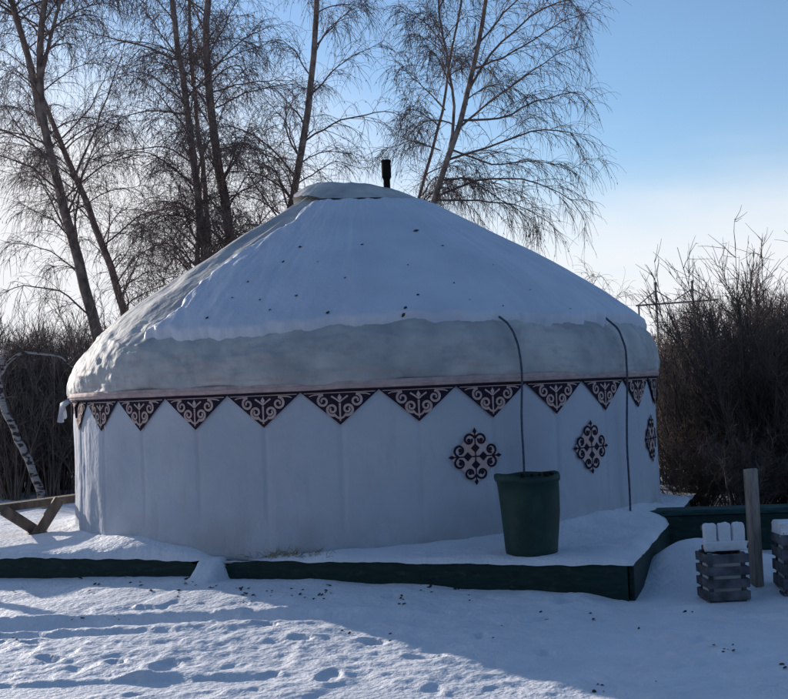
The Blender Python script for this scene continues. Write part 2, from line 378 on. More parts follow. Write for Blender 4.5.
# crown cover, a separate cloth laid over the smoke ring
thc = np.linspace(-PI, PI, 241)[:-1][:, None]; q = np.linspace(0, 1, 26)[None]
edge = .84+.11*np.sin(thc*2+1.0)+.10*fbm(thc*2.2+9, thc*0, 3)
rcv = (1-q)*edge+.001
hz = np.interp(rcv, [0, .5, .64, .95, 1.5], [2.40, 2.395, 2.335, 2.12, 1.80])+.034*fbm(np.cos(thc)*rcv*3+9, np.sin(thc)*rcv*3+9, 3)*sstep(1, .8, q)+.028
tl = .05*(-np.sin(thc))*(1-rcv/3.4)
rcx = rcv*np.sin(thc)-.12*sstep(1.1, .3, rcv)
mesh('crown_cover', np.stack([rcx, -rcv*np.cos(thc), ZB+hz+tl], -1), grid_faces(240, 26, True), M['roof_cloth'], yurt)
# trim band under the skirt and the dark cord of the frieze
def ring(name, r0, z0, z1, thick, m, amp=.004, n=720):
    t = np.linspace(-PI, PI, n+1)[:-1]; dr = amp*fbm(t*20, t*0+z0, 3); dz = .006*fbm(t*5, t*0+2, 3)
    prof_ = [(r0, z0), (r0+thick, z0), (r0+thick, (z0+z1)/2), (r0+thick, z1), (r0, z1)]
    vv = np.stack([np.stack([(a+dr)*np.sin(t), -(a+dr)*np.cos(t), ZB+b+dz], -1) for a, b in prof_], 1)
    return mesh(name, vv, grid_faces(n, 5, True), m, yurt)
ring('trim_band', R-.01, .012, .085, .045, M['trim'], .008)
ring('trim_cord', R+.03, .040, .052, .012, M['navy'] if False else M['scroll'], .008)
ring('frieze_cord', R+.004, -.006, .007, .022, M['navy'], .0)
# ornaments
def ribbon(pts, w0, w1=None):
    w1 = w0 if w1 is None else w1; pts = np.array(pts, float); n = len(pts); d = np.gradient(pts, axis=0); d /= np.linalg.norm(d, axis=1)[:, None]+1e-9
    nn = np.stack([-d[:, 1], d[:, 0]], 1); wv = np.linspace(w0, w1, n)[:, None]/2
    return np.concatenate([pts+nn*wv, pts-nn*wv]), [(i, i+1, n+i+1, n+i) for i in range(n-1)]
def spiral(c, r0, r1, a0, turns, n=34):
    t = np.linspace(0, 1, n); a = a0+turns*2*PI*t; r = r0+(r1-r0)*t**.85
    return np.stack([c[0]+r*np.cos(a), c[1]+r*np.sin(a)], 1)
def blob(c, rx, ry, n=12): 
    return [(c[0]+rx*math.cos(2*PI*i/n), c[1]+ry*math.sin(2*PI*i/n)) for i in range(n)], [tuple(range(n))]
def diamond(c, rx, ry): return [(c[0], c[1]+ry), (c[0]-rx, c[1]), (c[0], c[1]-ry), (c[0]+rx, c[1])], [(0, 1, 2, 3)]
def wrap(shapes, r, z0):
    v = []; f = []
    for (p, q) in shapes:
        n = len(v); v += [cyl(x/R, r, z0+y) for x, y in p]
        f += [tuple(i+n for i in t) for t in q]
    return v, f
def layered(shapes, r, z0, name, m, parent, th):
    v, f = wrap(shapes, r, z0); nv = len(v); v2, _ = wrap(shapes, r-.006, z0)          # a little thickness
    fb = [tuple(i+nv for i in t[::-1]) for t in f]
    return mesh(name, v+v2, f+fb, m, parent, False)
W, H = .712, .305
tri = []
nseg = 20
tp = [(-W/2+W*i/nseg, 0) for i in range(nseg+1)]; bt = [(x, -H*(1-abs(x)/(W/2))) for x, _ in tp]
tri = [(tp+bt, [(i, nseg+1+i, nseg+2+i, i+1) for i in range(nseg)])]
sc = []
def mir(p): p = np.array(p, float).copy(); p[:, 0] *= -1; return p
for s in (1, -1):
    g = (lambda p: np.array(p, float)) if s == 1 else mir
    for pts, a, b in ((spiral((.148, -.088), .058, .014, PI*.50, -1.35), .024, .016),
                      (spiral((.070, -.165), .056, .014, -PI*.62, 1.45), .025, .016),
                      ([(.150, -.032), (.19, -.026), (.24, -.030), (.275, -.042)], .016, .008),
                      ([(.055, -.205), (.03, -.235), (.0, -.25)], .018, .018),
                      ([(.0, -.10), (.03, -.075), (.075, -.045)], .012, .016)):
        sc.append(ribbon(g(pts), a, b))
sc.append(diamond((0, -.060), .020, .034)); sc.append(ribbon([(0, -.11), (0, -.2), (0, -.272)], .020, .012))
sc.append(ribbon([(-.325+.65*i/12, -.014) for i in range(13)], .008))
pen = None
for j in range(30):
    a = math.radians(-2.5+12*j)
    if pen is None:
        pen = layered(tri, R+.007, ZB-.004, 'frieze_triangle', M['navy'], yurt, 0)
        scr = layered(sc, R+.011, ZB-.004, 'scroll', M['scroll'], pen, 0)
        p = pen
    else:
        p = pen.copy(); C.objects.link(p); p.parent = yurt
        s_ = scr.copy(); C.objects.link(s_); s_.parent = p
    p.rotation_euler.z = a
# medallions
md = []
K = .255
for s in (1, -1):
    for t in (1, -1):
        for sw in (0, 1):
            for pts, a, b in ((spiral((.225, .60), .215, .105, PI*.93, -1.02), .075, .075),):
                q = np.array(pts, float)*K
                if sw: q = q[:, ::-1].copy()
                q[:, 0] *= s; q[:, 1] *= t
                md.append(ribbon(q, a*K, b*K))
for k4 in range(4):
    c, s = [(1, 0), (0, 1), (-1, 0), (0, -1)][k4]
    md.append(diamond((c*.30*K, s*.30*K), .17*K, .17*K)); md.append(diamond((c*.90*K, s*.90*K), (.13 if c else .075)*K, (.13 if s else .075)*K))
    for t in (1, -1):
        md.append(blob((c*.58*K+.235*K*t*abs(s), s*.58*K+.235*K*t*abs(c)), .075*K, .075*K))
md.append(ribbon([(-.82*K+1.64*K*i/10, 0) for i in range(11)], .045*K)); md.append(ribbon([(0, -.82*K), (0, 0), (0, .82*K)], .045*K))
oc = [(math.cos(2*PI*(i+.5)/8)*.86*K, math.sin(2*PI*(i+.5)/8)*.86*K) for i in range(8)]
oc = []
n = 16
colsx = [(-.98+1.96*i/n)*K for i in range(n+1)]
hh = [max(.02*K, (.98*K-abs(x))*1.0) for x in colsx]; hh = [min(h, .86*K) for h in hh]
pt = [([(x, h) for x, h in zip(colsx, hh)]+[(x, -h) for x, h in zip(colsx, hh)], [(i, n+1+i, n+2+i, i+1) for i in range(n)])]
med = None
for a in (18.2, 41.2, 65.0, 88.5):
    if med is None:
        med = layered(pt, R+.004, ZB-.655, 'medallion', M['patch'], yurt, 0); mot = layered(md, R+.007, ZB-.655, 'motif', M['navy'], med, 0); p = med
    else:
        p = med.copy(); C.objects.link(p); p.parent = yurt; s_ = mot.copy(); C.objects.link(s_); s_.parent = p
    p.rotation_euler.z = math.radians(a)
# knotted cloth ties on the sunny side
def tie(pts, r, parent, m):
    b = MB(); b.tube(pts, r, 7); return b.build('cloth_tie', m, parent, True)
q = [cyl(math.radians(-73-i*1.1), 3.47+.03*i, ZB-.02-.07*i) for i in range(4)]
tie([cyl(math.radians(-71), 3.43, ZB+.02), cyl(math.radians(-76), 3.50, ZB-.03), cyl(math.radians(-78), 3.53, ZB-.12), cyl(math.radians(-78.5), 3.54, ZB-.22)], [.022, .035, .026, .04], yurt, M['wall_cloth'])
tie([cyl(math.radians(-70), 3.43, ZB+.01), cyl(math.radians(-75), 3.50, ZB-.04), cyl(math.radians(-80), 3.50, ZB-.10), cyl(math.radians(-82), 3.52, ZB-.17)], [.02, .03, .02, .03], yurt, M['wall_cloth'])
tie([cyl(math.radians(-60), 3.43, ZB+.0), cyl(math.radians(-60.5), 3.455, ZB-.06), cyl(math.radians(-60), 3.46, ZB-.17)], [.012, .02, .012], yurt, M['navy'])
def resamp(pts, n):
    pts = np.array(pts, float); s = np.r_[0, np.cumsum(np.linalg.norm(np.diff(pts, axis=0), axis=1))]; q = np.linspace(0, s[-1], n*3)
    o = np.stack([np.interp(q, s, pts[:, i]) for i in range(3)], 1)
    for _ in range(4): o[1:-1] = (o[:-2]+2*o[1:-1]+o[2:])/4
    return o[np.linspace(0, len(o)-1, n).astype(int)]
# ropes over the eave
def rope(top, angs, zs, wob):
    pts = []
    for i, (a, r, z) in enumerate(top): pts.append(cyl(math.radians(a), r, ZB+z))
    for i, z in enumerate(zs):
        pts.append(cyl(math.radians(angs+wob*math.sin(i*1.1)), 3.505-.04*min(1, max(0, (.1-z)*1.2)), ZB+z))
    return [Vector(q) for q in resamp([tuple(p) for p in pts], 40)]
b = MB(); b.tube(rope([(24.2, 3.31, .625), (24.8, 3.40, .56), (25.2, 3.46, .47), (25.5, 3.505, .34)], 25.8, [.2, .1, 0, -.15, -.3, -.45, -.6, -.72, -.86], .12), .011, 7); b.build('hanging_rope', M['rope'], yurt, True)
b = MB(); b.tube(rope([(49.2, 3.31, .625), (49.8, 3.44, .50), (50, 3.505, .3)], 50.0, [.2, .05, -.1, -.3, -.5, -.7, -.9, -1.1, -1.25, -1.42], .12), .011, 7); b.build('hanging_rope', M['rope'], yurt, True)
# stovepipe
b = MB(); px_, py_ = .36, -.35
b.tube([(px_, py_, ZB+2.2), (px_, py_, ZB+2.46)], .040, 16); b.tube([(px_, py_, ZB+2.455), (px_, py_, ZB+2.49), (px_, py_, ZB+2.67)], [.043, .056, .056], 16)
b.tube([(px_, py_, ZB+2.665), (px_, py_, ZB+2.685)], [.062, .058], 16)
sp = b.build('stovepipe', M['metal'], yurt)

# snow on the roof
n1 = 900
thS = np.linspace(-PI, PI, n1+1)[:-1][:, None]; dS = np.degrees(thS)
Sg = S[None]+0*thS; r_ = rr[None]+0*thS
left = np.interp(r_, [0, 1, 1.5, 2.5, 3.3], [-24, -27, -33, -40, -42])+5*fbm(Sg*2.2, Sg*0+1.5, 4)
cover = sstep(-1.5, 5, dS-left+3.5*fbm(thS*9, Sg*5, 4))*(1-sstep(150, 165, dS))
low = sstep(.52, .66, Sg+.09*fbm(thS*5, Sg*0+3, 4)+.06*fbm(thS*26, Sg*2, 4))
top = 1-sstep(3.36, 3.56, Sg+.10*fbm(thS*2.5, Sg*0+5, 3)-.12*np.sin(thS))
cover = cover*low*top
sast = np.exp(-((dS-left-9)/9)**2)
ridge = fbm(thS*3.2*r_+Sg*.5, Sg*1.2, 4)
tk = .055+.018*fbm(thS*3.4, Sg, 4)+.012*fbm(thS*22, Sg*.9, 3)+.02*sstep(.5, 1, 1-np.abs(Sg-.85)/.5)*fbm(thS*14, Sg*3, 4)+sast*(.028*fbm(thS*r_*7, Sg*1.6-thS*2, 4)+.015)
o_ = -.07+(tk+.07)*cover
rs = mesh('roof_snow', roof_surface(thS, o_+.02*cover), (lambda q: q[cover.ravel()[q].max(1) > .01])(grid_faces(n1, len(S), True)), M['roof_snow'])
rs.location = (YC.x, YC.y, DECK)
tag(rs, 'smooth blanket of snow covering the shaded side of the yurt roof', 'snow', kind='stuff')

# dark bits lying on the roof snow and on the ground
def flakes(name, pts, nrm, sizes, m):
    v = []; f = []
    for p, nn, s in zip(pts, nrm, sizes):
        p = Vector(p); nn = Vector(nn).normalized(); a = nn.orthogonal().normalized(); b_ = nn.cross(a); r0 = random.uniform(0, 6.28)
        k = random.choice((5, 6, 7)); base = len(v); c_ = p+nn*s*.35
        v.append(tuple(c_))
        for i in range(k):
            t = r0+2*PI*i/k; q = p+(a*math.cos(t)+b_*math.sin(t)*.7)*s*random.uniform(.6, 1.2)+nn*s*random.uniform(-.1, .25); v.append(tuple(q))
        f += [(base, base+1+i, base+1+(i+1) % k) for i in range(k)]
        v.append(tuple(p-nn*s*.1)); f += [(len(v)-1, base+1+(i+1) % k, base+1+i) for i in range(k)]
    return mesh(name, v, f, m, None, False)
roofpix = [(416, 231, .035), (345, 200, .0), (362, 245, .02), (300, 247, .02), (283, 262, .02), (248, 282, .018), (296, 296, .018), (328, 313, .025), (405, 308, .02), (403, 315, .022), (418, 295, .018), (454, 283, .012), (443, 246, .016), (493, 265, .012), (503, 306, .014), (260, 300, .015), (318, 262, .012), (570, 309, .012), (408, 265, .012), (207, 318, .02), (232, 298, .015), (270, 310, .012), (345, 278, .012), (470, 300, .012), (530, 290, .01)]
from mathutils.bvhtree import BVHTree
def bvh(o):
    me = o.data; mw = o.matrix_world if o.parent is None else o.matrix_world
    off_ = o.location
    return BVHTree.FromPolygons([tuple(v_.co+off_) for v_ in me.vertices], [tuple(p_.vertices) for p_ in me.polygons])
T1 = bvh(rs); pts = []; nn = []; sz = []
for (x, y, s) in roofpix:
    if s <= 0: continue
    d = (P(x, y, 10)-Vector((0, 0, EYE))).normalized(); h = T1.ray_cast(Vector((0, 0, EYE)), d)
    if h[0]: pts.append(h[0]+h[1]*.004); nn.append(h[1]); sz.append(s*1.1)
rb = flakes('roof_debris', pts, nn, sz, M['leaf']); tag(rb, 'dark dead leaves and twig bits speckling the roof snow', 'dead leaves', kind='stuff')
pts = []; nn = []; sz = []
def leafpt(x, y, s): 
    pts.append((x, y, gz_at(x, y)+.004)); nn.append((random.uniform(-.3, .3), random.uniform(-.5, .3), 1)); sz.append(s)
for (x, y, k) in ((190, 590, 5), (183, 597, 3), (243, 596, 7), (250, 602, 6), (215, 590, 3), (298, 598, 6), (330, 594, 5), (318, 600, 4), (270, 598, 4), (405, 600, 6), (425, 590, 5), (455, 588, 5), (470, 598, 2), (20, 592, 2), (75, 585, 2), (95, 592, 3), (128, 583, 2), (140, 590, 2), (153, 594, 2), (348, 625, 2), (395, 632, 2), (495, 638, 1), (500, 620, 1), (632, 620, 1), (588, 608, 2), (540, 612, 2), (600, 675, 4), (720, 640, 3), (727, 638, 3), (785, 652, 3), (690, 606, 3), (580, 690, 1), (650, 668, 1), (78, 616, 2), (120, 620, 2), (15, 632, 2)):
    for _ in range(k):
        yy = y+random.uniform(-4, 4); xx = x+random.uniform(-7, 7)
        g = 1.72*F/(yy-388+.043*(xx-394)); q = P(xx, yy, g); leafpt(q.x, q.y, random.uniform(.012, .03))
sz = [q*.85 for q in sz]
lv = flakes('fallen_leaves', pts, nn, sz, M['leaf']); tag(lv, 'dark dead leaves and crumbs scattered over the snow before the deck', 'dead leaves', kind='stuff')
# dry straw poking out at the deck edge
b = MB()
for i in range(150):
    uu = random.gauss(-3.0, .22); x, y = deck_xy(uu, random.uniform(.02, .16)); p0 = Vector((x, y, DECK+.01)); d = Vector((random.uniform(-1, 1), random.uniform(-.8, .4), random.uniform(.1, .9))).normalized()*random.uniform(.03, .09)
    b.tube([p0, p0+d, p0+d*1.7+Vector((0, 0, -.02))], [.003, .002, .001], 3, False)
tag(b.build('straw', M['straw']), 'tuft of dry yellow straw under the yurt wall at the deck edge', 'straw', kind='stuff')

# ------------------------------------------------------------ green barrel
bx, by = 1.10, 9.66; b0 = DECK+.03
bn = tag(empty('rubbish_bin', (bx, by, b0)), 'dark green plastic rubbish bin standing on the deck edge below a hanging rope', 'bin')
n = 64; v = []; prof_ = [(.0, 0), (.205, 0), (.218, .01), (.224, .06), (.236, .2), (.248, .36), (.258, .52), (.264, .62), (.277, .625), (.281, .65), (.277, .675), (.262, .68), (.255, .66), (.245, .5), (.232, .3), (.215, .05), (0, .04)]
for i in range(n):
    a = 2*PI*i/n
    for j, (r, z) in enumerate(prof_):
        sag = .005*math.sin(a*2+1)+.004*math.sin(a*5); rj = r*(1+.02*math.sin(a*3+z*6)+.015*math.sin(a*7-z*9)) if r > 0 else 0
        v.append((rj*math.cos(a)-.02*z, rj*math.sin(a), z*(1+sag*2.0)))
mesh('barrel', v, grid_faces(n, len(prof_), True), M['bin'], bn)
b = MB()
for (a, s) in ((-1.9, .03), (-1.6, .022), (-1.1, .034), (-1.35, .022), (-.9, .025)):
    b = MB(); b.box((.262*math.cos(a), .262*math.sin(a), .69), (s*1.5, s, s), Matrix.Rotation(a, 3, 'Z'), .006, .004)
    b.build('rim_clip', M['metal'], bn)


# ------------------------------------------------------------ wooden rail bench at the left
A = P(-60, 516, 12.2); B_ = P(84, 497, 12.9)
rail = tag(empty('rail_bench', (A.x, A.y, .3)), 'low weathered wooden rail on V shaped props beside the sunny yurt wall', 'bench')
def rl(p): return tuple(Vector(p)-Vector((A.x, A.y, .3)))
b = MB(); d = (B_-A); ang_ = math.atan2(d.y, d.x); rot = Matrix.Rotation(ang_, 3, 'Z') @ Matrix.Rotation(-math.atan2(d.z, math.hypot(d.x, d.y)), 3, 'Y')
mid = (A+B_)/2; b.box(rl(mid), (d.length, .16, .085), rot, .012, .003); b.build('rail', M['wood'], rail)
def vprop(px0, px1, pxb, yb, dep):
    base = P(pxb, yb, dep); l_ = P(px0, 512, dep); r_ = P(px1, 503, dep)
    for tpt in (l_, r_):
        b = MB(); q = base+(tpt-base).normalized()*.02; dd = tpt-q; b.box(rl((q+tpt)/2), (dd.length+.10, .09, .115), Matrix.Rotation(ang_, 3, 'Z') @ Matrix.Rotation(-math.atan2(dd.z, dd.x), 3, 'Y'), .01, .004)
        b.build('prop', M['wood'], rail)
    b = MB(); b.box(rl(base+Vector((0, 0, -.015))), (.22, .14, .05), Matrix.Rotation(ang_, 3, 'Z')); b.build('foot', M['wood'], rail)
vprop(8, 57, 38, 533, 12.5)
vprop(-130, -85, -100, 540, 11.9)

# ------------------------------------------------------------ things at the right
c = P(700, 516, 11.6)
bench = tag(empty('bench', (c.x+.25, c.y, 0), -.10), 'low dark green bench with snow behind it, right of the yurt deck', 'bench')
b = MB(); b.box((.25, 0, .40), (2.5, .34, .055), None, .01, .003); b.build('seat', M['green2'], bench)
b = MB(); b.box((.25, -.13, .19), (2.44, .03, .36)); b.build('front_panel', M['green'], bench)
for x in (-.9, .25, 1.4):
    b = MB(); b.box((x, .02, .17), (.09, .26, .40)); b.build('leg', M['green'], bench)
b = MB(); b.box((.25, .16, .17), (2.44, .03, .38)); b.build('back_panel', M['green'], bench)
c = P(757, 590, 9.35)
b = MB(); b.box((0, 0, .49), (.082, .082, 1.00), Matrix.Rotation(.25, 3, 'Z'), .01, .006)
po = b.build('wooden_post', M['palewood']); po.location = (c.x, c.y, gz_at(c.x, c.y)-.05); tag(po, 'pale square wooden post standing in the snow at the right edge', 'post')
def lump(name, c, size, parent, seed=0):
    n1_, n2_ = 28, 18; v = []; a_ = np.linspace(0, 2*PI, n1_+1)[:-1][:, None]; b_ = np.linspace(-PI/2, PI/2, n2_)[None]
    sg = lambda q, e: np.sign(q)*np.abs(q)**e
    x = sg(np.cos(b_), .3)*sg(np.cos(a_), .3); y = sg(np.cos(b_), .3)*sg(np.sin(a_), .3); z = sg(np.sin(b_), .3)+0*a_
    nz_ = 1+.14*fbm(x*2.1+seed+z, y*2.1+z*1.7, 4)
    V_ = np.stack([c[0]+x*size[0]/2*nz_, c[1]+y*size[1]/2*nz_, c[2]+z*size[2]/2*nz_], -1)
    return mesh(name, V_, grid_faces(n1_, n2_, True), M['snow'], parent)
def crate(px, py, dep, wd, ht, dp, rz, label, snow, m, slat=4, group=None):
    q = P(px, py, dep); r = tag(empty('pallet_crate', (q.x, q.y, q.z), rz), label, 'crate', group)
    hs = ht/slat
    for k in range(slat):
        b = MB()
        z = hs*(k+.5)
        b.box((0, -dp/2, z), (wd, .02, hs*.72), None, .004, .003); b.build('slat', m, r)
        b = MB(); b.box((0, dp/2, z), (wd, .02, hs*.72), None, .004, .003); b.build('slat', m, r)
        for sx_ in (-1, 1):
            b = MB(); b.box((sx_*(wd/2-.012), 0, z), (.02, dp-.024, hs*.70), None, .004, .002); b.build('slat', m, r)
    for sx_ in (-1, 1):
        for sy in (-1, 1):
            b = MB(); b.box((sx_*(wd/2-.04), sy*(dp/2-.03), ht/2), (.034, .034, ht), None, .004); b.build('corner_post', m, r)
    lump('snow_fill', (0, 0, ht*.47), (wd-.06, dp-.055, ht*.86), r, 3)
    return r
cr = crate(724, 599, 9.05, .34, .385, .26, .05, 'grey slatted wooden crate half sunk in snow beside the pale post', True, M['greywood'])
# snow-laden slatted backrest standing on it
cr2 = P(724, 553.5, 9.12)
up = tag(empty('slatted_board', (cr2.x, cr2.y, cr2.z), .05), 'small upright slatted board caked with snow on top of the grey crate', 'board')
for k in range(3):
    b = MB(); b.box((-.115+.115*k, 0, .135), (.084, .026, .22), None, .008, .004); b.build('slat', M['palewood'], up)
    lump('snow_crust', (-.115+.115*k, -.016, .135+.004*k), (.100, .062, .225-.010*k), up, k)
b = MB(); b.box((0, .028, .05), (.34, .026, .05), None, .006); b.build('rail', M['greywood'], up)
lump('snow_crust', (0, -.05, .07), (.34, .07, .075), up, 5)
b = MB(); b.box((0, .028, .21), (.34, .026, .04), None, .006); b.build('rail', M['greywood'], up)
cr3 = crate(806, 602, 9.2, .42, .58, .32, -.08, 'tall grey wooden crate with snow on top, cut by the right picture edge', True, M['greywood'], 5)
lump('snow_cap', (0, 0, .60), (.42, .34, .12), cr3, 9)

# ------------------------------------------------------------ trees
def grow(start, dirn, length, n, wig=.12, grav=0., up=0.):
    """start (N,3) dirn (N,3) length (N,) -> (N,n,3)"""
    N_ = len(start); P_ = np.zeros((N_, n, 3)); P_[:, 0] = start; d = dirn/np.linalg.norm(dirn, axis=1)[:, None]
    st = (length/(n-1))[:, None]
    for i in range(1, n):
        d = d+rng.normal(0, wig, (N_, 3)); d[:, 2] += up-grav*(i/(n-1))
        d /= np.linalg.norm(d, axis=1)[:, None]; P_[:, i] = P_[:, i-1]+d*st
    return P_
def tubes(P_, r, sides=3):
    """P_ (N,n,3), r (N,n) -> verts, faces"""
    N_, n, _ = P_.shape; d = np.gradient(P_, axis=1); d /= np.linalg.norm(d, axis=2)[..., None]+1e-9
    ref = np.tile(np.array([.31, .87, .38]), (N_, 1, 1)); ref = np.broadcast_to(ref, d.shape)
    a = np.cross(d, ref); a /= np.linalg.norm(a, axis=2)[..., None]+1e-9; b = np.cross(d, a)
    k = np.arange(sides)*2*PI/sides
    V = P_[:, :, None]+(a[:, :, None]*np.cos(k)[:, None]+b[:, :, None]*np.sin(k)[:, None])*r[:, :, None, None]
    idx = np.arange(N_*n*sides).reshape(N_, n, sides); q = np.roll(idx, -1, 2)
    Fc = np.stack([idx[:, :-1], q[:, :-1], q[:, 1:], idx[:, 1:]], -1).reshape(-1, 4)
    return V.reshape(-1, 3), Fc
def merge(parts):
    v = []; f = []; n = 0
    for a, b in parts: v.append(a); f.append(b+n); n += len(a)
    return np.concatenate(v), np.concatenate(f)
def sample(P_, t):
    """points and directions along polylines; P_ (N,n,3), t (N,k)"""
    N_, n, _ = P_.shape; x = t*(n-1); i = np.clip(np.floor(x).astype(int), 0, n-2); fr = (x-i)[..., None]
    I = np.arange(N_)[:, None]; a = P_[I, i]; b = P_[I, i+1]
    d = b-a; d /= np.linalg.norm(d, axis=2)[..., None]+1e-9
    return a+(b-a)*fr, d
def px_path(p, depth, dd=0.):
    return [tuple(P(x, y, depth+dd*i)) for i, (x, y) in enumerate(p)]
def birch(name, stems, label, group, npri=34, lmax=3.2, explicit=(), bark='bark', tmin=.12, twigs=8, dens=1.15, zmin=2.6, pull=0, x_pull=0):
    base = np.array(stems[0][0][0]); base[2] = gz_at(base[0], base[1])-.1
    root = tag(empty(name, tuple(base)), label, 'tree', group)
    tr = []; pri = []; prl = []
    for (pts, r0, r1) in stems:
        r0 *= .86
        S_ = resamp(pts, 26)+0.0; S_[:, :2] += rng.normal(0, min(.022, r0*.13), (26, 2)); Rr = r0+(r1-r0)*np.linspace(0, 1, 26)**1.0
        Rr[:2] *= 1.25
        tr.append(tubes(S_[None], Rr[None], 10))
        k = int(npri*(.4+.6*r0/stems[0][1])); t = np.sort(rng.uniform(tmin, 1., k))**.9
        p, d = sample(S_[None], t[None]); p = p[0]; d = d[0]; t = t[p[:, 2] > zmin]; d = d[p[:, 2] > zmin]; p = p[p[:, 2] > zmin]; k = len(p)
        az = rng.uniform(0, 2*PI, k); el = rng.uniform(.25, .95, k)
        dv = np.stack([np.cos(az)*np.cos(el), np.sin(az)*np.cos(el), np.sin(el)], 1)+d*.3
        ln = lmax*(1-.55*t)*rng.uniform(.55, 1.1, k)
        pri.append(grow(p, dv, ln, 12, .09, .17)); prl.append(ln)
    for e in explicit:
        if pull: e = [(x-max(0, x-x_pull)*pull, y, z) for x, y, z in e]
        q = resamp(e, 12); pri.append(q[None]+rng.normal(0, .01, (1, 12, 3))); prl.append(np.array([np.linalg.norm(np.diff(q, axis=0), axis=1).sum()]))
    PR = np.concatenate(pri); LN = np.concatenate(prl)
    rp = (.0075+.0062*LN[:, None])*(1-.78*np.linspace(0, 1, 12)[None])
    parts = [tubes(PR, rp, 5)]
    # secondaries
    k = int(13*dens); t = np.clip(np.linspace(.14, .98, k)[None]+rng.normal(0, .03, (len(PR), k)), .1, .99)
    p, d = sample(PR, t); ln = (LN[:, None]*(1-t*.75)*rng.uniform(.25, .60, t.shape)+.15).ravel()
    p = p.reshape(-1, 3); d = d.reshape(-1, 3)
    keep = rng.random(len(p)) < np.clip(np.repeat(LN, k)/(lmax*.62), .25, 1); p, d, ln = p[keep], d[keep], ln[keep]
    dv = d*.9+rng.normal(0, .55, d.shape); dv[:, 2] += .12
    SE = grow(p, dv, ln, 8, .12, .22); parts.append(tubes(SE, (.0045+.0030*ln[:, None])*(1-.65*np.linspace(0, 1, 8)[None]), 3))
    # pendulous twigs
    k = twigs; t = rng.uniform(.1, 1., (len(SE), k)); p, d = sample(SE, t)
    ln = (rng.uniform(.22, .75, t.shape)).ravel(); p = p.reshape(-1, 3); d = d.reshape(-1, 3)
    dv = d*.7+rng.normal(0, .45, d.shape); dv[:, 2] -= .15
    TW = grow(p, dv, ln, 6, .14, .42); parts.append(tubes(TW, np.broadcast_to(.0040*(1-.45*np.linspace(0, 1, 6)[None]), TW.shape[:2]), 3))
    # catkins / leftover leaves
    kk = rng.random(len(TW)) < .22; q = TW[kk]; t = rng.uniform(.3, 1, (len(q), 1)); p, d = sample(q, t); p = p[:, 0]; d = d[:, 0]
    CT = np.stack([p, p+np.array([0, 0, -.02]), p+np.array([0, 0, -.045])+rng.normal(0, .008, p.shape)], 1)
    parts.append(tubes(CT, np.tile(np.array([.004, .0085, .003]), (len(CT), 1)), 3))
    v, f = merge(tr); mesh('trunk', v-base, f, M[bark], root)
    v, f = merge(parts); mesh('crown', v-base, f, M['twig'], root, False)
    return root
G1 = 'bare birches behind the yurt'
D1 = 24.
def stem(pix, dep, r0, r1, dd=0.): return (px_path(pix, dep, dd), r0, r1)
birch('birch_tree', [stem([(118, 470), (106, 390), (97, 335), (80, 270), (62, 200), (42, 122), (38, 60), (42, 0), (50, -90), (66, -190)], D1, .17, .03), stem([(42, 125), (28, 60), (8, -10), (-8, -90), (-14, -160)], D1, .085, .02), stem([(36, 100), (50, 40), (66, -20), (84, -90)], D1, .06, .015)],
      'leftmost bare birch with a thick trunk forking high above the thicket', G1, 46, 3.4, [px_path([(58, 190), (30, 165), (-20, 150), (-60, 160)], D1, -.1), px_path([(56, 170), (20, 130), (-10, 80)], D1, .1), px_path([(82, 275), (50, 250), (0, 240)], D1, -.15), px_path([(50, 150), (90, 110), (112, 60)], D1, -.1), px_path([(92, 318), (60, 290), (20, 285), (-20, 300)], D1, -.1), px_path([(66, 215), (110, 190), (150, 185)], D1, .05)], tmin=.25)
birch('birch_tree', [stem([(142, 470), (134, 380), (125, 315), (105, 250), (76, 178), (55, 132), (36, 80), (16, 10), (-4, -80)], 26., .135, .025, .05)],
      'slimmer bare birch leaning left and crossing the leftmost birch trunk', G1, 36, 3.0, [px_path([(75, 175), (95, 130), (120, 60), (128, 30)], 26., .1), px_path([(104, 245), (140, 215), (180, 205), (200, 215)], 26., -.1), px_path([(118, 290), (150, 270), (175, 285)], 26, .1)], tmin=.2)
birch('birch_tree', [stem([(214, 470), (210, 380), (205, 262), (199, 200), (189, 120), (177, 50), (172, 0), (168, -110), (160, -230)], 22.5, .125, .025), stem([(190, 470), (194, 330), (197, 255), (201, 205)], 22.5, .06, .05)],
      'bare birch with two close stems, left one of the pair behind the roof', G1, 44, 3.0, [px_path([(176, 60), (150, 48), (110, 38), (64, 26)], 22.5, .1), px_path([(187, 115), (150, 110), (112, 120), (90, 125)], 22.5, -.1), px_path([(195, 165), (165, 145), (130, 150), (100, 158)], 22.5, .1)], tmin=.2)
birch('birch_tree', [stem([(226, 470), (221, 360), (211, 268), (205, 190), (196, 110), (190, 40), (189, -20), (186, -120)], 27, .11, .02)],
      'slender bare birch standing behind the central pair and almost hidden by them', G1, 30, 2.6, tmin=.2)
birch('birch_tree', [stem([(252, 470), (246, 350), (232, 250), (222, 190), (211, 110), (206, 50), (207, 0), (212, -110), (220, -220)], 23, .165, .03)],
      'thick bare birch left of the roof top, right one of the central pair', G1, 44, 3.2, [px_path([(216, 108), (245, 93), (275, 86), (305, 83)], 23, .05), px_path([(213, 92), (250, 82), (300, 80)], 23, .15), px_path([(210, 68), (240, 52), (275, 42)], 23, .1), px_path([(222, 150), (245, 142), (270, 158), (300, 160)], 23, -.1), px_path([(226, 200), (262, 180), (290, 192)], 23, -.1)], tmin=.2)
